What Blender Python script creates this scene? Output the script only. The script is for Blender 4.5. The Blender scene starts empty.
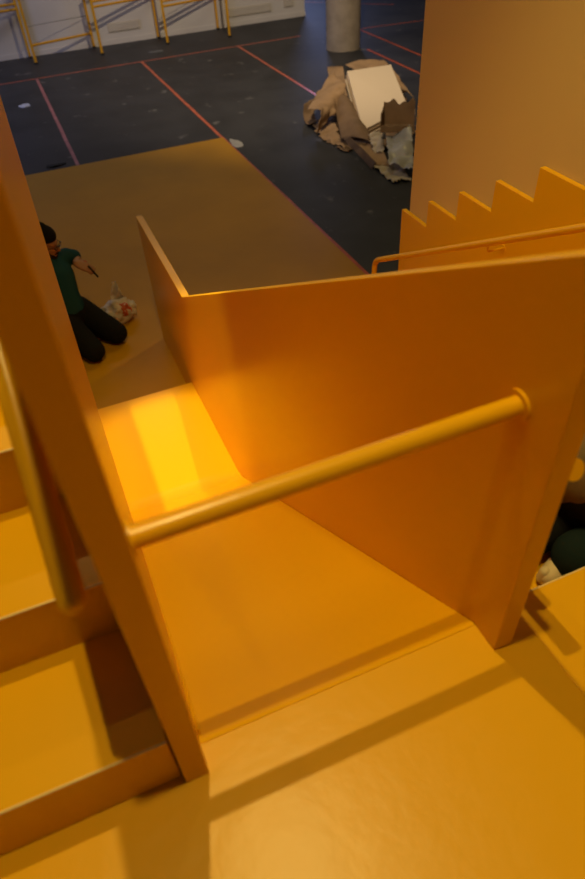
import bpy, bmesh, math, random
from mathutils import Vector, Matrix, noise
D = bpy.data; SC = bpy.context.scene; COL = SC.collection
S = 1.5            # metres per survey unit (eye height above the landing)
ZF = -1.851        # main floor level, metres

# ---------------------------------------------------------------- camera
cam = D.cameras.new('camera'); co = D.objects.new('camera', cam); COL.objects.link(co)
Rm = Matrix(((0.920254, 0.298787, -0.252703), (-0.388261, 0.616541, -0.684931), (-0.048847, 0.728425, 0.683382)))
co.matrix_world = Matrix.Translation((0, 0, 1.5)) @ Rm.to_4x4()
cam.sensor_fit = 'VERTICAL'; cam.sensor_height = 36; cam.sensor_width = 24
cam.lens = 36 * 659.85 / 879
cam.clip_start = .02; cam.clip_end = 200
cam.dof.use_dof = True; cam.dof.focus_distance = 2.9; cam.dof.aperture_fstop = 2.2
SC.camera = co

# ---------------------------------------------------------------- world, lights, exposure
w = D.worlds.new('world'); SC.world = w; w.use_nodes = True
w.node_tree.nodes['Background'].inputs[0].default_value = (.76, .57, .38, 1)
w.node_tree.nodes['Background'].inputs[1].default_value = .055
SC.view_settings.view_transform = 'Standard'; SC.view_settings.look = 'None'
SC.view_settings.exposure = 0; SC.view_settings.gamma = 1; SC.view_settings.use_curve_mapping = False

def spot(name, loc, aim, power, angle, blend, rad, col):
    l = D.lights.new(name, 'SPOT'); o = D.objects.new(name, l); COL.objects.link(o)
    l.energy = power; l.spot_size = math.radians(angle); l.spot_blend = blend
    l.shadow_soft_size = rad; l.color = col; o.location = loc
    o.rotation_euler = (Vector(aim) - Vector(loc)).to_track_quat('-Z', 'Y').to_euler()
    return o
def area(name, loc, aim, power, sx, sy, col):
    l = D.lights.new(name, 'AREA'); l.shape = 'RECTANGLE'; l.size = sx; l.size_y = sy
    o = D.objects.new(name, l); COL.objects.link(o); l.energy = power; l.color = col; o.location = loc
    o.rotation_euler = (Vector(aim) - Vector(loc)).to_track_quat('-Z', 'Y').to_euler()
    return o
WARM = (1.0, .75, .22)
spot('key_or_fill_spot', (.39, 1.94, 5.85), (0, .75, 0), 420, 72, .4, .035, WARM)
spot('key_or_fill_spot', (.24, .60, 5.85), (0, .9, 0), 400, 72, .4, .04, WARM)
spot('key_or_fill_spot', (-.24, 2.8, 5.85), (.36, 3.25, -1.6), 1550, 13, .5, .03, (1, .80, .42))
spot('key_or_fill_spot', (.55, 3.4, 5.85), (.40, 3.30, -1.6), 620, 13, .5, .04, (1, .80, .42))
spot('key_or_fill_spot', (-.2, 3.0, 5.85), (2.34, 2.6, .6), 230, 44, .9, .06, WARM)  # added unseen spot, brightens the cream wall
spot('key_or_fill_spot', (2.0, 3.6, 5.85), (.40, 3.20, -1.6), 1000, 14, .5, .03, (1, .80, .42))
spot('key_or_fill_spot', (1.0, 10.6, 5.85), (.35, 1.95, -.7), 520, 11.5, .5, .06, WARM)  # added unseen spot from the far end, lifts the sloping chute
spot('key_or_fill_spot', (-.5, 7.5, 5.85), (-.2, 1.2, .2), 160, 30, .5, .05, WARM)  # weak spot added for a bright line on the left step edges
spot('key_or_fill_spot', (5.2, 7.9, 5.85), (2.2, 4.6, ZF), 330, 70, .8, .08, WARM)
spot('key_or_fill_spot', (3.6, 7.4, 5.2), (5.6, 12.6, ZF + .9), 1500, 80, .8, .10, (1.0, .80, .52))  # unseen fill spot added to lift the column and back wall
spot('key_or_fill_spot', (.8, 3.6, 4.6), (5.3, 9.8, ZF + .2), 420, 34, .7, .08, (1.0, .80, .50))  # extra fill spot added so the broken box is less dark
area('far_warm_fill', (3.0, 13.2, 4.6), (3.0, 13.6, ZF), 60, 5, .6, (1.0, .86, .68))  # unseen area fill, added to brighten the far end
area('far_cool_fill', (-5, 12.5, 2.5), (0, 16.0, ZF), 170, 2, 2, (.42, .52, 1.0))  # unseen cool area light, put in for bluish gloss on the left floor
area('far_cool_fill', (9.5, 23.0, 1.5), (8.5, 14, ZF), 90, 2.5, 1.5, (.42, .52, 1.0))  # cool area light added for bluish streaks on the floor at far right

# ---------------------------------------------------------------- materials
def mat(name, col, rough=.5, spec=.5, bump=0, bscale=200, var=0, vscale=3, metal=0, alpha=1, trans=0, col2=None, coat=0):
    m = D.materials.new(name); m.use_nodes = True; nt = m.node_tree; b = nt.nodes['Principled BSDF']
    b.inputs['Base Color'].default_value = (*col, 1); b.inputs['Roughness'].default_value = rough
    b.inputs['Specular IOR Level'].default_value = spec; b.inputs['Metallic'].default_value = metal
    b.inputs['Transmission Weight'].default_value = trans; b.inputs['Alpha'].default_value = alpha
    b.inputs['Coat Weight'].default_value = coat
    tc = nt.nodes.new('ShaderNodeTexCoord')
    if var or col2:
        n = nt.nodes.new('ShaderNodeTexNoise'); n.inputs['Scale'].default_value = vscale; n.inputs['Detail'].default_value = 6
        r = nt.nodes.new('ShaderNodeMix'); r.data_type = 'RGBA'
        c2 = col2 or tuple(c * (1 - var) for c in col)
        r.inputs[6].default_value = (*col, 1); r.inputs[7].default_value = (*c2, 1)
        rp = nt.nodes.new('ShaderNodeValToRGB'); rp.color_ramp.elements[0].position = .4; rp.color_ramp.elements[1].position = .65
        nt.links.new(tc.outputs['Object'], n.inputs['Vector']); nt.links.new(n.outputs[0], rp.inputs[0])
        nt.links.new(rp.outputs[0], r.inputs[0]); nt.links.new(r.outputs[2], b.inputs['Base Color'])
    if bump:
        n2 = nt.nodes.new('ShaderNodeTexNoise'); n2.inputs['Scale'].default_value = bscale; n2.inputs['Detail'].default_value = 3
        bp = nt.nodes.new('ShaderNodeBump'); bp.inputs['Strength'].default_value = bump; bp.inputs['Distance'].default_value = .002
        nt.links.new(tc.outputs['Object'], n2.inputs['Vector']); nt.links.new(n2.outputs[0], bp.inputs['Height'])
        nt.links.new(bp.outputs[0], b.inputs['Normal'])
    return m
Y_ = (.80, .408, .002)
M_y = mat('yellow_paint', Y_, .27, .45, .12, 60)
M_yf = mat('yellow_floor_paint', Y_, .33, .35, .5, 16)
M_ys = mat('yellow_slide_paint', Y_, .28, .35, .10, 7)
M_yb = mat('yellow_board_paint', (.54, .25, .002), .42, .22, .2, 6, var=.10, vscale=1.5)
M_ym = mat('yellow_metal_paint', (.72, .36, .015), .35, .5)
M_wall = mat('cream_wall_paint', (.66, .47, .22), .75, .2, .2, 120)
M_white = mat('white_wall_paint', (.62, .58, .55), .8, .2, .2, 90, var=.1, vscale=.8)
M_tape = mat('red_tape', (.56, .10, .035), .35, .5, var=.3, vscale=6)
M_tapep = mat('pink_tape', (.45, .15, .16), .4, .5, var=.3, vscale=6)
M_kraft = mat('brown_cardboard', (.34, .215, .115), .85, .2, .3, 60, var=.25, vscale=4)
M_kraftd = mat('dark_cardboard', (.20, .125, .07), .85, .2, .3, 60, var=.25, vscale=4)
M_foam = mat('cream_board', (.66, .53, .38), .7, .2, .1, 40)
M_foamd = mat('brown_board_edge', (.42, .30, .19), .8, .2)
M_paper = mat('crumpled_paper', (.48, .40, .29), .9, .1, .4, 30, var=.3, vscale=5)
M_plas = mat('grey_plastic_film', (.40, .38, .34), .35, .5, .3, 20, var=.35, vscale=4)
M_conc = mat('concrete_column', (.34, .28, .22), .9, .2, .4, 60, var=.2, vscale=5)
M_skin = mat('skin', (.42, .20, .12), .5, .4)
M_teal = mat('teal_cloth', (.018, .068, .10), .9, .1, .3, 300)
M_blk = mat('black_cloth', (.012, .011, .011), .9, .1, .3, 300)
M_hair = mat('dark_hair', (.015, .010, .008), .8, .2)
M_olive = mat('olive_brown_cloth', (.22, .15, .07), .8, .2, .3, 40, col2=(.10, .09, .08), vscale=9)
M_denim = mat('dark_teal_denim', (.010, .019, .021), .9, .1, .3, 300)
M_shoe = mat('cream_shoe', (.62, .50, .33), .6, .3)
M_sole = mat('dark_sole', (.03, .03, .03), .8, .2)
M_dark = mat('dark_rubber', (.02, .02, .02), .7, .3)
M_glassf = mat('spectacle_frame', (.01, .01, .01), .3, .5)
M_bag = mat('white_plastic_bag', (.62, .50, .44), .5, .4, .5, 40)
M_bagr = mat('red_bag_print', (.55, .10, .04), .5, .4)
M_glass = mat('clear_glass', (.8, .85, .85), .05, .5, trans=1)
M_vent = mat('tan_grille', (.52, .46, .38), .7, .2)
M_edge_hl = mat('edge_highlight_paint', (.86, .66, .36), .3, .6)  # pale colour imitating the specular line on stair and landing edges
M_chrome = mat('glint_metal', (.85, .85, .82), .15, .8, metal=1)
M_scr = mat('dull_scrap', (.13, .13, .13), .8, .2)
M_void = mat('dark_blue_panel', (.03, .04, .07), .5, .4)
M_wht = mat('pale_blue_patch', (.5, .52, .62), .6, .3)

def floor_mat():
    m = mat('dark_floor', (.034, .034, .038), .55, .35, .3, 60, var=.4, vscale=1.4)
    nt = m.node_tree; b = nt.nodes['Principled BSDF']; tc = nt.nodes.new('ShaderNodeTexCoord')
    old = b.inputs['Base Color'].links[0].from_socket
    n = nt.nodes.new('ShaderNodeTexNoise'); n.inputs['Scale'].default_value = 3.3; n.inputs['Detail'].default_value = 8; n.inputs['Roughness'].default_value = .62
    r = nt.nodes.new('ShaderNodeValToRGB'); r.color_ramp.elements[0].position = .63; r.color_ramp.elements[1].position = .70
    r.color_ramp.elements[1].color = (.55, .55, .55, 1)
    mx = nt.nodes.new('ShaderNodeMix'); mx.data_type = 'RGBA'; mx.inputs[7].default_value = (.20, .19, .18, 1)
    nt.links.new(tc.outputs['Object'], n.inputs['Vector']); nt.links.new(n.outputs[0], r.inputs[0])
    nt.links.new(r.outputs[0], mx.inputs[0]); nt.links.new(old, mx.inputs[6]); nt.links.new(mx.outputs[2], b.inputs['Base Color'])
    return m
M_floor = floor_mat()

# ---------------------------------------------------------------- helpers
def u(x, y, z): return Vector((x * S, y * S, z * S))
def link(name, bm, m, parent=None, smooth=False, bevel=0, seg=2):
    bmesh.ops.recalc_face_normals(bm, faces=bm.faces)
    me = D.meshes.new(name); bm.to_mesh(me); bm.free(); me.materials.append(m)
    for p in me.polygons: p.use_smooth = smooth
    o = D.objects.new(name, me); COL.objects.link(o)
    if parent: o.parent = parent; o.matrix_parent_inverse = Matrix.Translation(-parent.location)
    if bevel:
        b = o.modifiers.new('bevel', 'BEVEL'); b.width = bevel; b.segments = seg; b.limit_method = 'ANGLE'
    return o
def thing(name, label, cat, loc, group=None):
    o = D.objects.new(name, None); COL.objects.link(o); o.location = loc; o.empty_display_size = .1
    o['label'] = label; o['category'] = cat
    if group: o['group'] = group
    return o
def tag(o, label, cat, group=None):
    o['label'] = label; o['category'] = cat
    if group: o['group'] = group
    return o
def struct(o, label=None, cat=None):
    o['kind'] = 'structure'
    if label: o['label'] = label
    if cat: o['category'] = cat
    return o
def box(bm, x0, x1, y0, y1, z0, z1):
    v = [bm.verts.new((x, y, z)) for z in (z0, z1) for x, y in ((x0, y0), (x1, y0), (x1, y1), (x0, y1))]
    for f in ((3, 2, 1, 0), (4, 5, 6, 7), (0, 1, 5, 4), (1, 2, 6, 5), (2, 3, 7, 6), (3, 0, 4, 7)): bm.faces.new([v[i] for i in f])
def boxo(name, a, m, parent=None, bevel=0, **k):
    bm = bmesh.new(); box(bm, *a); return link(name, bm, m, parent, bevel=bevel, **k)
def prism_x(bm, pts, x0, x1):          # outline in (y,z), pushed through along x
    a = [bm.verts.new((x0, y, z)) for y, z in pts]; b = [bm.verts.new((x1, y, z)) for y, z in pts]
    bm.faces.new(a); bm.faces.new(b[::-1]); n = len(pts)
    for i in range(n): bm.faces.new((a[i], a[(i + 1) % n], b[(i + 1) % n], b[i]))
def tube(bm, pts, r, n=20, caps=True):
    pts = [Vector(p) for p in pts]; rings = []; up = None
    for i, p in enumerate(pts):
        t = (pts[min(i + 1, len(pts) - 1)] - pts[max(i - 1, 0)]).normalized()
        if up is None: up = Vector((0, 0, 1)) if abs(t.z) < .9 else Vector((1, 0, 0))
        s = t.cross(up).normalized(); up = s.cross(t).normalized()
        rr = r[i] if isinstance(r, (list, tuple)) else r
        rings.append([bm.verts.new(p + (s * math.cos(2 * math.pi * k / n) + up * math.sin(2 * math.pi * k / n)) * rr) for k in range(n)])
    for a, b in zip(rings, rings[1:]):
        for k in range(n): bm.faces.new((a[k], a[(k + 1) % n], b[(k + 1) % n], b[k]))
    if caps: bm.faces.new([bm.verts.new(v.co) for v in rings[0][::-1]]); bm.faces.new([bm.verts.new(v.co) for v in rings[-1]])
def fillet(pts, r, seg=8):             # round the inner corners of a path
    pts = [Vector(p) for p in pts]; out = [pts[0]]
    for a, b, c in zip(pts, pts[1:], pts[2:]):
        d1 = (a - b).normalized(); d2 = (c - b).normalized(); rr = min(r, (a - b).length / 2.1, (c - b).length / 2.1)
        p, q = b + d1 * rr, b + d2 * rr
        for i in range(seg + 1):
            t = i / seg; out.append(p * (1 - t) ** 2 + b * 2 * t * (1 - t) + q * t * t)
    return out + [pts[-1]]
def roundend(p, d, r, inset=.0):       # radii/points for a domed end
    return [(p + d * (r * math.sin(a)), r * math.cos(a)) for a in [math.radians(k) for k in (0, 20, 40, 55, 68, 80, 88)]]

# ================================================================= setting
def plane(name, x0, x1, y0, y1, z, m, t=.1, **k):
    return boxo(name, (x0, x1, y0, y1, z - t, z), m, **k)
struct(plane('floor', -9, 16, -3.5, 24, ZF, M_floor))
# back wall with a straight end on the right, a dark opening beyond
WY = 16.62
struct(boxo('wall_back', (-9, 7.15, WY, WY + .25, ZF, 3.4), M_white))
struct(boxo('wall_far', (-9, 16, 23.7, 24, ZF, 3.4), M_void))
struct(boxo('wall_right', (1.562 * S, 1.562 * S + .25, -3.5, 2.495 * S, ZF, 3.4), M_wall, bevel=.004))
struct(boxo('baseboard_back', (-9, 7.16, WY - .015, WY, ZF, ZF + .09), M_white))
for i, (x0, x1, z0, z1) in enumerate(((5.25, 6.3, -1.66, -1.50), (6.62, 6.86, -1.62, -1.42), (2.55, 3.25, -1.62, -1.46), (-.9, .2, -1.55, -1.38))):
    t = boxo('wall_vent', (x0, x1, WY - .022, WY, z0, z1), M_vent, bevel=.003)
    tag(t, ['long tan grille plate low on the white wall beside the rightmost trestle', 'small square tan plate low on the white wall nearest its right end',
            'faint tan plate low on the white wall behind the third trestle', 'tan plate low on the white wall behind the leftmost trestle'][i], 'vent')
    bm = bmesh.new()
    n = 4
    for k in range(n):
        zz = z0 + (z1 - z0) * (k + 1) / (n + 1); box(bm, x0 + .03, x1 - .03, WY - .027, WY - .02, zz - .006, zz + .006)
    link('louvre', bm, M_white, t)
# round column
bm = bmesh.new(); tube(bm, [(6.58, 13.42, ZF + .001), (6.58, 13.42, 3.4)], .335, 64)
struct(link('column', bm, M_conc, smooth=False), 'round grey-brown concrete column standing on the dark floor', 'column')
for p in D.objects['column'].data.polygons: p.use_smooth = len(p.vertices) == 4

# ---------------------------------------------------------------- tape on the floor
def tape(pts, label, m, wd=.05):
    bm = bmesh.new(); (x0, y0), (x1, y1) = pts; d = Vector((x1 - x0, y1 - y0)); n = max(2, int(d.length / .25)); s = Vector((-d.y, d.x)).normalized() * wd / 2
    rnd = random.Random(len(label)); rows = []
    for i in range(n + 1):
        t = i / n; c = Vector((x0, y0)) + d * t; e = s * (1 + rnd.uniform(-.08, .08)); off = s * rnd.uniform(-.08, .08)
        rows.append([bm.verts.new((*(c + off - e), ZF + z)) for z in (0, .0015)] + [bm.verts.new((*(c + off + e), ZF + z)) for z in (.0015, 0)])
    for a, b in zip(rows, rows[1:]):
        for k in range(4): bm.faces.new((a[k], a[(k + 1) % 4], b[(k + 1) % 4], b[k]))
    bm.faces.new(rows[0]); bm.faces.new(rows[-1][::-1])
    return tag(link('floor_tape', bm, m), label, 'tape', 'tape lines on the dark floor')
tape(((.745, 14.78), (.715, 9.79)), 'pink tape line running from the yellow board towards the leftmost trestles, nearest the left', M_tapep)
tape(((2.80, 14.78), (2.855, 5.0)), 'long red tape line running along the right edge of the yellow board', M_tape)
tape(((4.85, 14.80), (4.86, 8.6)), 'red tape line running from the cross line to under the cardboard heap', M_tape)
tape(((6.93, 13.05), (6.90, 9.0)), 'red tape line starting at the foot of the round column', M_tape)
tape(((7.56, 14.72), (7.54, 9.5)), 'red tape line to the right of the column, rightmost of the lines running away', M_tape)
tape(((-3.0, 14.70), (6.27, 14.86)), 'thin red cross tape parallel to the white wall, left of the column', M_tape, .04)
tape(((7.0, 14.72), (9.6, 14.50)), 'short cross tape behind and right of the column', M_tape, .04)
tape(((7.3, 18.6), (9.4, 16.4)), 'slanting tape far behind the column near the top edge', M_tape, .05)

def scrap(name, c, sx, sy, label, m, seed, cat='scrap', h=.012):
    rnd = random.Random(seed); bm = bmesh.new(); n = 11; top = bm.verts.new((c[0], c[1], ZF + h * 1.3)); ring = []; low = []
    for k in range(n):
        a = 2 * math.pi * k / n; q = rnd.uniform(.7, 1.1)
        ring.append(bm.verts.new((c[0] + sx * q * math.cos(a), c[1] + sy * q * math.sin(a), ZF + h * rnd.uniform(.4, 1))))
        low.append(bm.verts.new((ring[-1].co.x, ring[-1].co.y, ZF)))
    for k in range(n):
        bm.faces.new((top, ring[k], ring[(k + 1) % n])); bm.faces.new((ring[k], low[k], low[(k + 1) % n], ring[(k + 1) % n]))
    bm.faces.new(low[::-1]); return tag(link(name, bm, m), label, cat)
scrap('floor_patch', (.35, 13.1), .10, .13, 'pale bluish patch lying alone on the dark floor at the left', M_wht, 3)  # low pale bluish patch, slightly raised off the floor
scrap('floor_patch', (3.25, 15.4), .16, .10, 'dull grey scrap on the dark floor in front of the third trestle', M_scr, 5)
scrap('plastic_scrap', (2.93, 9.45), .09, .22, 'grey scuffed scrap at the far right corner of the yellow board', M_plas, 9)
scrap('cable_scrap', (.42, 9.95), .17, .05, 'small dark scrap at the far edge of the yellow board', M_dark, 11, h=.02)

# ---------------------------------------------------------------- yellow floor board
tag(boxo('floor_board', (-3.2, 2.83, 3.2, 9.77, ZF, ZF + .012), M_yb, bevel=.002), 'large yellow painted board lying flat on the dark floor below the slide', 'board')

# ================================================================= landing, slide, stairs
def prismo(name, pts, x0, x1, m, parent=None, bevel=0, seg=2):
    bm = bmesh.new(); prism_x(bm, [(y * S, z * S) for y, z in pts], x0 * S, x1 * S); return link(name, bm, m, parent, bevel=bevel, seg=seg)
Z1 = ZF / S
land = thing('landing', 'yellow painted landing in the foreground at the top of the slide', 'platform', (0.3, 0, ZF))
def deck(out):
    bm = bmesh.new(); lo = [bm.verts.new((x * S, y * S, -.09)) for x, y in out]; hi = [bm.verts.new((x * S, y * S, 0)) for x, y in out]
    bm.faces.new(lo[::-1]); bm.faces.new(hi)
    for k in range(len(out)): bm.faces.new((lo[k], lo[(k + 1) % len(out)], hi[(k + 1) % len(out)], hi[k]))
    link('deck', bm, M_yf, land, bevel=.0018)
deck([(-1.6, -2.2), (.551, -2.2), (.551, .449), (-1.6, .449)])
deck([(.5512, -2.2), (1.558, -2.2), (1.558, .466), (.5512, .466)])
bm = bmesh.new(); tube(bm, [(.552 * S, .466 * S - .0012, -.0012), (1.557 * S, .466 * S - .0012, -.0012)], .0026, 10)  # thin pale strip painted in as the edge's highlight
link('edge_highlight', bm, M_edge_hl, land)['label'] = 'pale strip painted as a highlight along the landing edge'
boxo('support_wall', (-1.6 * S, 1.558 * S, -2.1 * S, .38 * S, ZF, -.092), M_y, land)

slide = thing('slide', 'yellow slide with tall side panels running down from the landing', 'slide', (.35, 2.3, ZF))
# chute: sheet with rounded kinks
prof = fillet([u(0, .4492, .0), u(0, .456, -.001), u(0, 1.955, -1.062), u(0, 2.712, -1.083)], .10, 10)
up_ = [(p.y / S, p.z / S) for p in prof]
prismo('chute', up_ + [(y, z - .022) for y, z in up_[::-1]], -.024, .4695, M_ys, slide)
prismo('end_support', [(2.60, -1.105), (2.66, -1.107), (2.66, Z1 + .008), (2.60, Z1 + .008)], .0, .469, M_y, slide)
# right side panel
prismo('side_panel', [(.396, .0), (.455, .0), (.470, -.10), (.470, Z1 + .008), (3.385, Z1 + .008), (3.435, -.482), (2.552, -.497), (.392, .7075)], .470, .505, M_y, slide, bevel=.0035)
# left side panel: tall
def left_panel():
    bm = bmesh.new(); nu, nv = 8, 8; g = {}
    near = .404; far = 2.712; zt = 1.02
    for side in (0, 1):
        for i in range(nu + 1):
            for j in range(nv + 1):
                s = i / nu; t = j / nv; y = near + (far - near) * s; zb = 0 if s < .001 else Z1 + .008
                z = zb + (zt - zb) * t
                x = -.013 - .010 * s + max(0, z + 1.08) * .0175 * s
                g[side, i, j] = bm.verts.new(u(x if side == 0 else x - .035, y, z))
    for i in range(nu):
        for j in range(nv):
            bm.faces.new((g[0, i, j], g[0, i + 1, j], g[0, i + 1, j + 1], g[0, i, j + 1]))
            bm.faces.new((g[1, i, j], g[1, i, j + 1], g[1, i + 1, j + 1], g[1, i + 1, j]))
    for i in range(nu):
        for j in (0, nv): bm.faces.new((g[0, i, j], g[0, i + 1, j], g[1, i + 1, j], g[1, i, j]))
    for j in range(nv):
        for i in (0, nu): bm.faces.new((g[0, i, j], g[0, i, j + 1], g[1, i, j + 1], g[1, i, j]))
    return link('side_panel', bm, M_y, slide, bevel=.003)
left_panel()
# crossbar and its flanges
BY, BZ = .469, .468
bm = bmesh.new(); tube(bm, [u(-.0155, BY, BZ), u(.4725, BY, BZ)], .0200, 40)
o = link('crossbar', bm, M_y, slide, smooth=False)
for p in o.data.polygons: p.use_smooth = len(p.vertices) == 4
for x0, x1 in ((-.0155, -.0105), (.4660, .4705)):
    bm = bmesh.new(); tube(bm, [u(x0, BY, BZ), u(x1, BY, BZ)], .0315, 40)
    o = link('flange', bm, M_y, slide, bevel=.0015)
# joint bead along the left panel
bm = bmesh.new(); tube(bm, [u(-.0118, .47, -.005), u(-.016, 1.2, -.520), u(-.0195, 1.95, -1.055), u(-.0215, 2.70, -1.081)], .006, 8)
link('joint_bead', bm, M_ys, slide)

# left stair, climbing away
st = thing('staircase', 'yellow stair climbing away at the left behind the tall slide panel', 'stairs', (-1, 1.0, ZF))
RZ, RY = .118, .1945
for k in range(6):
    y0 = .4162 + k * .1955
    y1 = y0 + .1955 + .02 if k < 5 else y0 + .8
    sp = boxo('step', (-1.6 * S, -.0520 * S, y0 * S, y1 * S, (.0003 if k == 0 else k * RZ - .02) * S, (k + 1) * RZ * S), M_y, st, bevel=.003, seg=3)
    bm = bmesh.new(); tube(bm, [(-1.598 * S, y0 * S + .0015, (k + 1) * RZ * S - .0015), (-.053 * S, y0 * S + .0015, (k + 1) * RZ * S - .0015)], .0026, 10)  # highlight on the step edge, made as a thin pale strip
    link('edge_highlight', bm, M_edge_hl, sp)['label'] = 'pale strip painted as a highlight along the step front'
prismo('stringer', [(.43, Z1), (2.6, Z1), (2.6, .10), (1.8, .50), (.43, -.005)], -1.6, -1.56, M_y, st)

# right stair, dropping to the main floor, with the sawtooth stringer on the wall
rs = thing('staircase', 'yellow stair dropping to the main floor between slide and cream wall', 'stairs', (1.5, 2.0, ZF))
N = 11; rise = -Z1 / N; run = .2065
for k in range(1, N):
    y0 = .468 + (k - 1) * run; zt = -k * rise
    boxo('step', (.5065 * S, 1.515 * S, (y0 - .0) * S, (y0 + run) * S, ZF, zt * S), M_y, rs, bevel=.003)
teeth = []
ty, tz = 2.525, -.322
pts = [(ty, Z1), (ty, tz)]
yy, zz = ty, tz
for k in range(14):
    yn = yy - .2075; pts.append((yn, zz)); zz += .1165; pts.append((yn, zz)); yy = yn
pts.append((yy, Z1))
prismo('stringer', pts, 1.54, 1.5615, M_y, rs, bevel=.002)
prismo('skirting', [(2.52, Z1), (2.52, Z1 + .04), (.47, -.02), (.47, Z1)], 1.5155, 1.5395, M_y, rs)

# handrails
def rail(name, pts, r, label, brackets, fil=.05, dome=True):
    P = fillet(pts, fil, 8) if len(pts) > 2 else [Vector(p) for p in pts]
    R_ = [r] * len(P)
    if dome:
        d = (P[0] - P[1]).normalized(); q = roundend(P[0], d, r)[1:]
        P = [a for a, b in q[::-1]] + P; R_ = [b for a, b in q[::-1]] + R_
    root = thing(name, label, 'handrail', pts[-1])
    bm = bmesh.new(); tube(bm, P, R_, 32); o = link('rail_tube', bm, M_y, root)
    for p in o.data.polygons: p.use_smooth = len(p.vertices) == 4
    for a, b in brackets:
        a, b = Vector(a), Vector(b)
        bm = bmesh.new(); m = Vector((a.x, a.y, b.z - .0)); tube(bm, fillet([a, m, b], .02, 6), .006, 12); link('bracket', bm, M_y, root, smooth=True)
        bm = bmesh.new(); n = (b - m).normalized(); tube(bm, [b - n * .005, b], .019, 20); link('bracket_plate', bm, M_y, root)
    return root
rail('handrail', [u(-.083, .432, .452), u(-.083, 1.7, 1.180)], .022, 'yellow tube handrail with rounded end beside the left stair', 
     [(u(-.083, .62, .560) - Vector((0, 0, .02)), u(-.0482, .62, .51)), (u(-.083, 1.3, .95) - Vector((0, 0, .02)), u(-.046, 1.3, .90))])
rail('handrail', [u(.555, .430, .353), u(.555, 2.35, -.70), u(.555, 2.35, -.90)], .024, 'yellow handrail on the outer face of the right slide panel, rounded end showing',
     [(u(.555, .62, .245) - Vector((0, 0, .02)), u(.505, .62, .20)), (u(.555, 2.2, -.615) - Vector((0, 0, .02)), u(.505, 2.2, -.66))], dome=False)
rail('handrail', [u(1.47, .6, .52), u(1.47, 2.632, -.610), u(1.47, 2.655, Z1)], .020, 'long yellow handrail along the sawtooth stringer, ending in a downturned post',
     [(u(1.47, 1.80, -.145) - Vector((0, 0, .015)), u(1.54, 1.80, -.185)), (u(1.47, .9, .35) - Vector((0, 0, .015)), u(1.54, .9, .31))], fil=.07, dome=False)

# ================================================================= tables by the far wall
def trestle(x0, x1, y0, y1, h, label, low, top, glint_rod=None):
    r = thing('metal_trestle', label, 'trestle', ((x0 + x1) / 2, (y0 + y1) / 2, ZF), 'yellow metal trestles along the white wall')
    def bar(name, a, b, t=.024, m=M_ym):
        bm = bmesh.new(); tube(bm, [a, b], t, 8, True); return link(name, bm, m, r)
    for x, y in ((x0, y0), (x1, y1)):
        lg = bar('leg', (x, y, ZF + .03), (x, y, ZF + h), .028)
        bm = bmesh.new(); tube(bm, [(x, y, ZF), (x, y, ZF + .035)], .036, 10); link('foot_cap', bm, M_dark, lg)
    for z in top: bar('long_rail', (x0, y0, ZF + z), (x1, y1, ZF + z - .06))
    for z in low: bar('stretcher', (x0, y0, ZF + z), (x1, y1, ZF + z - .06))
    if glint_rod: bar('glint_rod', (x0, y0, ZF + glint_rod), (x1, y1, ZF + glint_rod - .06), .006, M_chrome)['label'] = 'thin bright rod added as a glint'  # bright metal rod added to draw the glint between the legs
    return r
trestle(-.62, .83, 15.9, 16.50, 1.25, 'leftmost yellow metal trestle at the edge of the frame by the white wall', (), (.93, 1.02, 1.25))
trestle(.88, 2.18, 15.9, 16.55, 1.45, 'yellow metal trestle with a single low stretcher, second from the left', (.33,), (1.45,), .655)
trestle(2.22, 3.60, 15.84, 16.55, 1.30, 'yellow metal trestle with double upper rails, third from the left by the white wall', (), (.84, .93, 1.30))
trestle(3.64, 4.98, 15.9, 16.55, 1.30, 'yellow metal trestle with double rails and an added glint rod, right of the third one', (), (.68, .77, 1.30), .85)
trestle(4.97, 5.235, 15.7, 16.55, 1.50, 'rightmost yellow metal trestle, its front leg standing alone beside the long grille', (), (1.28, 1.50))

# ================================================================= cardboard heap
def sheet(name, c, m, label=None, cat='cardboard', t=.006, amp=.03, sc=2.5, curl=None, n=26, seed=0, ragged=0, parent=None, group=None):
    """four corners (in order) -> wavy sheet with thickness"""
    bm = bmesh.new(); g = []; a, b, d, e = [Vector(p) for p in c]; nrm = (b - a).cross(e - a).normalized()
    if nrm.z < 0: nrm = -nrm
    for i in range(n + 1):
        row = []
        for j in range(n + 1):
            s, q = i / n, j / n
            if ragged:
                s2 = s + ragged * noise.noise(Vector((q * 7, seed, i * .001))) * (abs(s - .5) * 2) ** 3; q2 = q + ragged * noise.noise(Vector((s * 7, seed + 5, 0))) * (abs(q - .5) * 2) ** 3
            else: s2, q2 = s, q
            p = (a * (1 - s2) + b * s2) * (1 - q2) + (e * (1 - s2) + d * s2) * q2
            h = noise.noise(p * sc + Vector((seed * 3.7, 0, 0))) * amp + abs(noise.noise(p * sc * 2.6 + Vector((0, seed, 0)))) * amp * .8
            if curl: h += curl(s, q)
            p = p + nrm * h; p.z = max(p.z, ZF + .004); row.append(bm.verts.new(p))
        g.append(row)
    for i in range(n):
        for j in range(n): bm.faces.new((g[i][j], g[i + 1][j], g[i + 1][j + 1], g[i][j + 1]))
    o = link(name, bm, m, parent, smooth=True); s_ = o.modifiers.new('solidify', 'SOLIDIFY'); s_.thickness = t; s_.offset = 1
    if label: tag(o, label, cat, group)
    return o
G = 'cardboard packing sheets in the heap'
sheet('cardboard_sheet', [(4.243, 9.496, -1.831), (4.081, 8.411, -1.831), (4.943, 7.898, -1.831), (6.396, 10.836, -1.801)], M_kraftd, 'broad dark brown cardboard sheet at the bottom of the heap', amp=.05, seed=1, ragged=.10, group=G)
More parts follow.
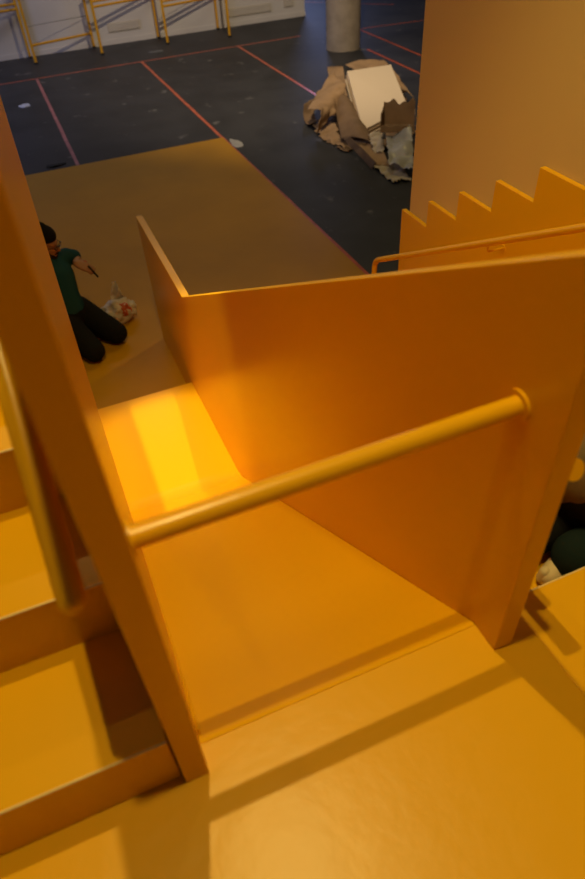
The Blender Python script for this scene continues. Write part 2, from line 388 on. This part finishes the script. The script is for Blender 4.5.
sheet('cardboard_sheet', [(5.248, 11.320, -1.571), (5.465, 11.149, -1.551), (4.593, 9.068, -1.731), (4.483, 9.341, -1.731)], M_kraft, 'narrow upright cardboard strip just left of the cream board', amp=.03, seed=2, group=G)
sheet('cardboard_sheet', [(4.033, 9.442, -1.601), (4.912, 10.485, -1.451), (4.634, 9.551, -1.671), (4.016, 9.102, -1.821)], M_kraft, 'crumpled cardboard flap at the far left end of the heap', amp=.10, seed=3, curl=lambda s, q: .16 * math.sin(q * 3.1), group=G, ragged=.08)
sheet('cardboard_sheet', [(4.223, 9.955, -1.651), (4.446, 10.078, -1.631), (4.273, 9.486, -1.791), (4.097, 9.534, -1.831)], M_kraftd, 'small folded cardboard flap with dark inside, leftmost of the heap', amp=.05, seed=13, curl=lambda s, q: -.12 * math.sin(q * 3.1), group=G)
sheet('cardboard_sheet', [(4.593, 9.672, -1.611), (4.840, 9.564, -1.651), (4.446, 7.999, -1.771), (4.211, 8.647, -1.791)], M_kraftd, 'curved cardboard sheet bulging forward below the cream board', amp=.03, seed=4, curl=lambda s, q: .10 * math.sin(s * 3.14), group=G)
sheet('cardboard_sheet', [(5.493, 11.130, -1.551), (6.185, 11.006, -1.531), (5.859, 9.468, -1.731), (5.903, 9.969, -1.801)], M_kraft, 'cardboard sheet sticking out behind the cream board', amp=.05, seed=5, curl=lambda s, q: .05 * math.sin(s * 3.14), group=G)
sheet('cardboard_sheet', [(4.175, 8.510, -1.731), (4.191, 8.360, -1.651), (4.141, 7.464, -1.711), (4.132, 7.574, -1.821)], M_kraftd, 'long folded cardboard edge at the front of the heap', amp=.02, seed=6, group=G)
sheet('cardboard_sheet', [(4.354, 8.652, -1.791), (4.539, 8.177, -1.711), (4.329, 7.461, -1.771), (4.220, 7.686, -1.811)], M_kraft, 'mid brown cardboard flap lying between the folded edge and the grey film', amp=.05, seed=7, group=G)
sheet('packing_paper', [(4.161, 9.495, -1.831), (4.477, 9.397, -1.801), (4.161, 8.418, -1.821), (4.059, 8.955, -1.841)], M_kraft, 'torn tan packing paper on the floor at the left foot of the heap', 'paper', amp=.04, sc=3, seed=8, ragged=.2)
sheet('packing_paper', [(4.418, 8.243, -1.631), (4.661, 8.186, -1.631), (4.413, 7.805, -1.731), (4.362, 7.984, -1.751)], M_paper, 'small cream paper crumple below the broken box', 'paper', amp=.08, sc=3.5, seed=9, ragged=.2)
sheet('packing_paper', [(4.203, 7.679, -1.831), (4.505, 7.616, -1.791), (4.407, 7.036, -1.831), (4.161, 7.099, -1.841)], M_paper, 'crumpled tan paper on the floor at the front corner of the heap', 'paper', amp=.06, sc=3, seed=10, ragged=.2)
sheet('plastic_film', [(4.500, 7.897, -1.571), (4.806, 7.763, -1.511), (4.448, 7.069, -1.751), (4.281, 7.374, -1.771)], M_plas, 'crumpled grey plastic film lying at the front right of the heap', 'plastic film', t=.004, amp=.14, sc=1.5, seed=11, ragged=.08, n=36)
# boards
def slab(c, t, m, edge_m, label):
    a, b, d, e = [Vector(p) for p in c]; nrm = (b - a).cross(d - a).normalized()
    if nrm.z < 0: nrm = -nrm
    bm = bmesh.new(); lo = [bm.verts.new(p - nrm * t) for p in (a, b, d, e)]; hi = [bm.verts.new(p) for p in (a, b, d, e)]
    bm.faces.new(lo[::-1]); bm.faces.new(hi)
    for i in range(4): bm.faces.new((lo[i], lo[(i + 1) % 4], hi[(i + 1) % 4], hi[i]))
    o = link('board', bm, m, bevel=.004); tag(o, label, 'board', 'cream boards stacked on the heap'); return nrm
A, B, C_, D_ = [Vector(p) for p in ((5.105, 10.273, -1.391), (5.890, 10.282, -1.411), (5.404, 8.883, -1.611), (4.518, 8.578, -1.691))]
nm = (B - A).cross(C_ - A).normalized(); nm = nm if nm.z > 0 else -nm
for k, (off, lab, mm) in enumerate(((0, 'cream board lying on top of the cardboard heap', M_foam), (.050, 'middle board of the stack under the top cream board', M_foamd), (.10, 'lowest board of the stack on the cardboard heap', M_foam))):
    sh = Vector((-.02 * k, -.02 * k, 0)); slab([p - nm * off + sh for p in (A, B, C_, D_)], .045, mm, None, lab)
# broken box
def broken_box():
    r = thing('broken_box', 'torn open cardboard box at the right of the heap below the cream board', 'box', (5.219, 8.818, -1.851))
    a, b, c, d = [Vector(p) for p in ((4.417, 7.912, -1.511), (4.809, 7.717, -1.511), (4.944, 7.948, -1.511), (4.597, 8.162, -1.511))]
    def wall(p, q, h, seed, mt, nm_):
        n = 14; bm = bmesh.new(); lo = []; hi = []
        for i in range(n + 1):
            s = i / n; x = p.lerp(q, s); hh = h * (1 + .35 * noise.noise(Vector((s * 5, seed, 0)))); lo.append(bm.verts.new(x)); hi.append(bm.verts.new(x + Vector((0, 0, hh))))
        for i in range(n): bm.faces.new((lo[i], lo[i + 1], hi[i + 1], hi[i]))
        o = link(nm_, bm, mt, r); s_ = o.modifiers.new('solidify', 'SOLIDIFY'); s_.thickness = .008
    wall(a, b, .07, 1, M_kraft, 'front_wall'); wall(d, c, .28, 2, M_kraft, 'back_wall'); wall(a, d, .22, 3, M_kraft, 'side_wall'); wall(b, c, .2, 4, M_kraft, 'side_wall')
    bm = bmesh.new(); vs = [bm.verts.new(p) for p in (a, b, c, d)]; bm.faces.new(vs); o = link('bottom', bm, M_kraftd, r); s_ = o.modifiers.new('solidify', 'SOLIDIFY'); s_.thickness = .008
broken_box()

# ================================================================= people
def ball(bm, c, r, rot=None, n=16):
    r = Vector(r) if isinstance(r, (tuple, list, Vector)) else Vector((r, r, r))
    m = Matrix.Translation(Vector(c)) @ ((rot or Matrix.Identity(3)).to_4x4()) @ Matrix.Diagonal((*r, 1))
    bmesh.ops.create_uvsphere(bm, u_segments=n, v_segments=max(6, n * 3 // 4), radius=1, matrix=m)
def cap(bm, a, ra, b, rb, n=14):
    t = bmesh.new()
    for c, r in ((a, ra), (b, rb)): bmesh.ops.create_uvsphere(t, u_segments=n, v_segments=10, radius=r, matrix=Matrix.Translation(Vector(c)))
    h = bmesh.ops.convex_hull(t, input=t.verts[:])
    kill = list({e for e in h['geom_interior'] + h['geom_unused'] if isinstance(e, bmesh.types.BMVert) and e.is_valid})
    bmesh.ops.delete(t, geom=kill, context='VERTS')
    me = D.meshes.new('tmp'); t.to_mesh(me); t.free(); bm.from_mesh(me); D.meshes.remove(me)
def chain(bm, pts):
    for (a, ra), (b, rb) in zip(pts, pts[1:]): cap(bm, a, ra, b, rb)
def organic(name, bm, m, parent, voxel=.009, it=6):
    o = link(name, bm, m, parent, smooth=True)
    r = o.modifiers.new('remesh', 'REMESH'); r.mode = 'VOXEL'; r.voxel_size = voxel; r.use_smooth_shade = True
    s = o.modifiers.new('smooth', 'SMOOTH'); s.iterations = it; s.factor = .5
    return o
def hand(bm, wr, d, nrm, sc=1.0, curl=.5, thumb=1):
    """palm + five bent fingers; d = pointing direction, nrm = back of the hand"""
    d = Vector(d).normalized(); nrm = Vector(nrm); nrm = (nrm - d * nrm.dot(d)).normalized(); sd = d.cross(nrm)
    wr = Vector(wr); L = .085 * sc
    for k, fl in zip(range(4), (.072, .080, .075, .058)):
        off = (k - 1.5) * .0205 * sc; base = wr + d * L + sd * off
        cap(bm, wr + d * .01 + sd * off * .6, .017 * sc, base, .0125 * sc, 10)
        p = base; dd = d.copy(); rr = .0098 * sc
        for j, f in enumerate((.45, .32, .23)):
            dd = (dd - nrm * curl * (.6 + .3 * j)).normalized(); q = p + dd * fl * f * sc * 1.05
            cap(bm, p, rr, q, rr * .92, 10); p = q; rr *= .93
    b = wr + d * .025 * sc - sd * thumb * .026 * sc
    t1_ = b + (d * .5 - sd * thumb * .8 - nrm * .35).normalized() * .04 * sc; t2_ = t1_ + (d * .9 - sd * thumb * .15 - nrm * .4).normalized() * .033 * sc
    cap(bm, b, .015 * sc, t1_, .012 * sc, 10); cap(bm, t1_, .012 * sc, t2_, .0095 * sc, 10)
def head(bm, c, f, up, sc=1.0):
    """skull, jaw, nose, ears, brow, lips; c = centre, f = facing"""
    f = Vector(f).normalized(); up = Vector(up); up = (up - f * up.dot(f)).normalized(); s = f.cross(up)
    rot = Matrix((s, f, up)).transposed()
    P = lambda a, b, z: Vector(c) + (s * a + f * b + up * z) * sc
    ball(bm, P(0, -.012, .035), (.076 * sc, .095 * sc, .088 * sc), rot, 20); ball(bm, P(0, .022, -.035), (.060 * sc, .070 * sc, .078 * sc), rot, 18)
    cap(bm, P(0, .083, .015), .010 * sc, P(0, .108, -.022), .014 * sc, 10)
    for q in (-1, 1):
        ball(bm, P(q * .013, .098, -.026), .010 * sc, None, 8); ball(bm, P(q * .078, -.005, -.005), (.010 * sc, .020 * sc, .032 * sc), rot, 10)
        cap(bm, P(q * .012, .082, .030), .009 * sc, P(q * .045, .070, .030), .009 * sc, 8); ball(bm, P(q * .031, .070, .010), .016 * sc, None, 10)
    cap(bm, P(-.020, .085, -.058), .009 * sc, P(.020, .085, -.058), .009 * sc, 8); ball(bm, P(0, .075, -.095), .022 * sc, None, 10)
    return P, rot, s, f, up

def kneeling_person():
    g = Vector((.06, 5.30, ZF)); r = thing('person', 'person in black beanie, glasses and teal t-shirt kneeling on the yellow board', 'person', g)
    fw = Vector((.62, -.78, 0)).normalized(); sd = Vector((fw.y, -fw.x, 0))    # sd = his right hand side
    F0 = ZF + .012
    def W(a, b, z): return Vector((g.x, g.y, F0)) + fw * b + sd * a + Vector((0, 0, z))
    hipc = W(0, -.10, .30)
    kl, kr = W(-.15, .24, .10), W(.15, .24, .10)          # knees
    hl, hr = W(-.10, -.10, .29), W(.10, -.10, .29)
    al, ar = W(-.12, -.20, .06), W(.12, -.20, .06)
    chest = W(-.04, -.17, .62); neck = W(-.05, -.20, .79)
    shl, shr = W(-.20, -.17, .725), W(.14, -.21, .725)
    # face looks to the right of the picture
    hd = W(-.06, -.20, .905); face = Vector((.86, -.45, -.30)); upv = Vector((-.22, .1, 1))
    ell, hal = W(-.27, -.02, .58), W(-.15, .12, .64)       # his left forearm folds back up in front of the chest
    ell, hal = W(-.33, -.19, .66), W(-.18, -.05, .70)
    elr, har = W(.36, -.06, .48), W(.30, .16, .44)
    bm = bmesh.new()
    chain(bm, [(hipc, .135), (W(0, -.12, .45), .125), (chest, .135), (neck, .055), (hd, .052)])
    cap(bm, shl, .062, shr, .062)
    for h, k, a in ((hl, kl, al), (hr, kr, ar)):
        cap(bm, h, .088, k, .062); cap(bm, k, .060, a, .040); cap(bm, a, .038, a - fw * .12 - Vector((0, 0, .015)), .030)
    for s_, e, h in ((shl, ell, hal), (shr, elr, har)): cap(bm, s_, .052, e, .040); cap(bm, e, .040, h, .026)
    hand(bm, hal, (.80, -.30, -.45), (-.2, -.3, .8), 1.05, .45, 1); hand(bm, har, (-.3, -.6, -.4), (.5, -.5, .6), 1.0, .35, 1)
    P, rot, s, f, up = head(bm, hd, face, upv, 1.05)
    organic('body', bm, M_skin, r, .008, 4)
    bm = bmesh.new()                                       # trousers
    chain(bm, [(hipc, .150), (W(0, -.11, .40), .140)])
    for h, k, a in ((hl, kl, al), (hr, kr, ar)): cap(bm, h, .118, k, .096); cap(bm, k, .088, a, .058)
    organic('trousers', bm, M_blk, r, .012, 8)
    bm = bmesh.new()                                       # t-shirt
    chain(bm, [(W(0, -.11, .36), .152), (W(0, -.12, .46), .142), (chest, .152), (W(-.05, -.195, .735), .090)]); cap(bm, shl, .078, shr, .078)
    cap(bm, shl, .074, shl.lerp(ell, .72), .064); cap(bm, shr, .074, shr.lerp(elr, .65), .064)
    organic('t_shirt', bm, M_teal, r, .012, 8)
    bm = bmesh.new(); ball(bm, P(0, -.020, .072), (.092, .108, .082), rot, 20); ball(bm, P(0, -.045, .125), (.058, .065, .045), rot, 14)
    organic('beanie', bm, M_blk, r, .008, 4)
    bm = bmesh.new()                                       # beard
    for q in (-1, 1): cap(bm, P(q * .058, .030, -.045), .016, P(q * .030, .078, -.092), .020, 10); cap(bm, P(0, .100, -.043), .007, P(q * .028, .088, -.055), .007, 8)
    cap(bm, P(-.02, .086, -.100), .021, P(.02, .086, -.100), .021, 10)
    organic('beard', bm, M_hair, r, .006, 3)
    gl = None
    bm = bmesh.new()
    for q in (-1, 1):
        pts = [P(q * .034 + .024 * math.cos(t * math.pi / 8), .104 - .15 * abs(.024 * math.cos(t * math.pi / 8)), .010 + .019 * math.sin(t * math.pi / 8)) for t in range(17)]
        tube(bm, pts, .0028, 6, False); tube(bm, [P(q * .058, .098, .014), P(q * .082, .050, .014), P(q * .082, -.02, .010)], .003, 6)
    tube(bm, [P(-.010, .106, .012), P(.010, .106, .012)], .0028, 6)
    link('glasses', bm, M_glassf, r)
    # thing held in the hand
    hp = hal + Vector((.80, -.30, -.45)).normalized() * .125 * 1.05
    bm = bmesh.new(); tube(bm, [hp + Vector((-.02, .01, .03)), hp + Vector((.035, -.02, -.075))], [.009, .008], 12)
    tag(link('marker_pen', bm, M_dark, smooth=True), 'small black marker held in the kneeling person\'s hand', 'pen')
kneeling_person()

def bag():
    c = Vector((0.420, 5.561, -1.751)); r = thing('plastic_bag', 'crumpled white plastic bag with red print behind the kneeling person', 'bag', (c.x, c.y, ZF + .012))
    bm = bmesh.new(); bmesh.ops.create_icosphere(bm, subdivisions=5, radius=1)
    for v in bm.verts:
        p = v.co.copy(); k = 1 + .28 * noise.noise(p * 2.2) + .16 * abs(noise.noise(p * 5.5)) - .10 * abs(noise.noise(p * 9))
        v.co = Vector((c.x + p.x * .15 * k, c.y + p.y * .11 * k, max(ZF + .0125, ZF + .10 + p.z * .12 * k)))
    link('bag_body', bm, M_bag, r, smooth=True)
    sheet('handle', [c + Vector((-.06, .05, .06)), c + Vector((.09, .05, .06)), c + Vector((.05, .13, .24)), c + Vector((.02, .12, .24))], M_bag, t=.003, amp=.07, sc=9, n=14, seed=4, parent=r)
    bm = bmesh.new(); bmesh.ops.create_icosphere(bm, subdivisions=4, radius=1)
    for v in bm.verts:
        p = v.co.copy(); q = 1 + .3 * noise.noise(p * 3 + Vector((4, 0, 0)))
        v.co = c + Vector((.055 + p.x * .055 * q, -.055 + p.y * .05 * q, .03 + p.z * .075 * q))
    link('print', bm, M_bagr, r, smooth=True)['label'] = 'red printed area'
bag()

def stair_person():
    # kneeling on the first step, facing the cream wall, sitting back on the heels
    T = -rise * S; r = thing('person', 'person in black trousers and olive-brown top kneeling on the right stair', 'person', (1.27, .88, T))
    hip = Vector((1.29, .90, T + .235)); h1, h2 = hip + Vector((0, -.075, 0)), hip + Vector((0, .075, 0))
    an1, an2 = Vector((1.085, .785, T + .045)), Vector((1.06, .90, T + .075)); kn1, kn2 = Vector((1.62, .79, T + .088)), Vector((1.62, .95, T + .088))
    ch = Vector((1.50, .90, T + .62)); nk = Vector((1.58, .90, T + .79)); hd = Vector((1.66, .90, T + .91))
    sl, sr = Vector((1.52, 1.08, T + .68)), Vector((1.54, .72, T + .68)); el, er = Vector((1.66, 1.14, T + .44)), Vector((1.68, .68, T + .44))
    hl_, hr_ = Vector((1.86, 1.06, T + .52)), Vector((1.86, .76, T + .52))
    bm = bmesh.new(); chain(bm, [(hip, .13), (hip.lerp(ch, .5), .12), (ch, .13), (nk, .055), (hd, .05)]); cap(bm, sl, .06, sr, .06)
    for h, k, a in ((h1, kn1, an1), (h2, kn2, an2)): cap(bm, h, .085, k, .062); cap(bm, k, .058, a, .038); cap(bm, a, .034, a + Vector((-.02, 0, -.005)), .03)
    for s_, e, h in ((sl, el, hl_), (sr, er, hr_)): cap(bm, s_, .050, e, .040); cap(bm, e, .038, h, .026)
    hand(bm, hl_, (.9, -.2, -.1), (0, .3, .8), 1, .5, 1); hand(bm, hr_, (.9, .2, -.1), (0, -.3, .8), 1, .5, -1)
    P, rot, s, f, up = head(bm, hd, (.85, 0, -.5), (.4, 0, 1), 1)
    organic('body', bm, M_skin, r, .010, 4)
    bm = bmesh.new(); ball(bm, P(0, -.022, .055), (.088, .106, .086), rot, 18); organic('hair', bm, M_hair, r, .010, 3)
    bm = bmesh.new(); chain(bm, [(hip, .165), (hip.lerp(ch, .25), .150)])
    cap(bm, h2, .115, kn2, .084); cap(bm, kn2, .078, an2, .068); cap(bm, h1, .115, kn1, .084)
    organic('trousers', bm, M_blk, r, .012, 8)
    bm = bmesh.new(); cap(bm, kn1 + Vector((-.05, -.012, 0)), .080, an1 + Vector((.050, -.012, .040)), .078)
    organic('trouser_leg', bm, M_denim, r, .012, 8)['label'] = 'dark teal lower trouser leg folded on the step'
    bm = bmesh.new(); chain(bm, [(hip.lerp(ch, .11) + Vector((-.035, .04, 0)), .176), (hip.lerp(ch, .5), .150), (ch, .150), (ch.lerp(nk, .6), .09)]); cap(bm, sl, .078, sr, .078)
    for s_, e, h in ((sl, el, hl_), (sr, er, hr_)): cap(bm, s_, .072, e, .058); cap(bm, e, .058, e.lerp(h, .8), .042)
    organic('top', bm, M_olive, r, .012, 6)
    for a in (an1, an2):
        bm = bmesh.new(); tp = Vector((a.x - .035, a.y - .008, T + .036)); cap(bm, a, .037, tp, .032)
        sh = organic('shoe', bm, M_shoe, r, .008, 4)
        bm = bmesh.new(); cap(bm, Vector((a.x - .048, a.y, T + .055)), .018, Vector((a.x - .050, a.y, T + .025)), .020, 12); organic('sole', bm, M_shoe, sh, .008, 2)
stair_person()
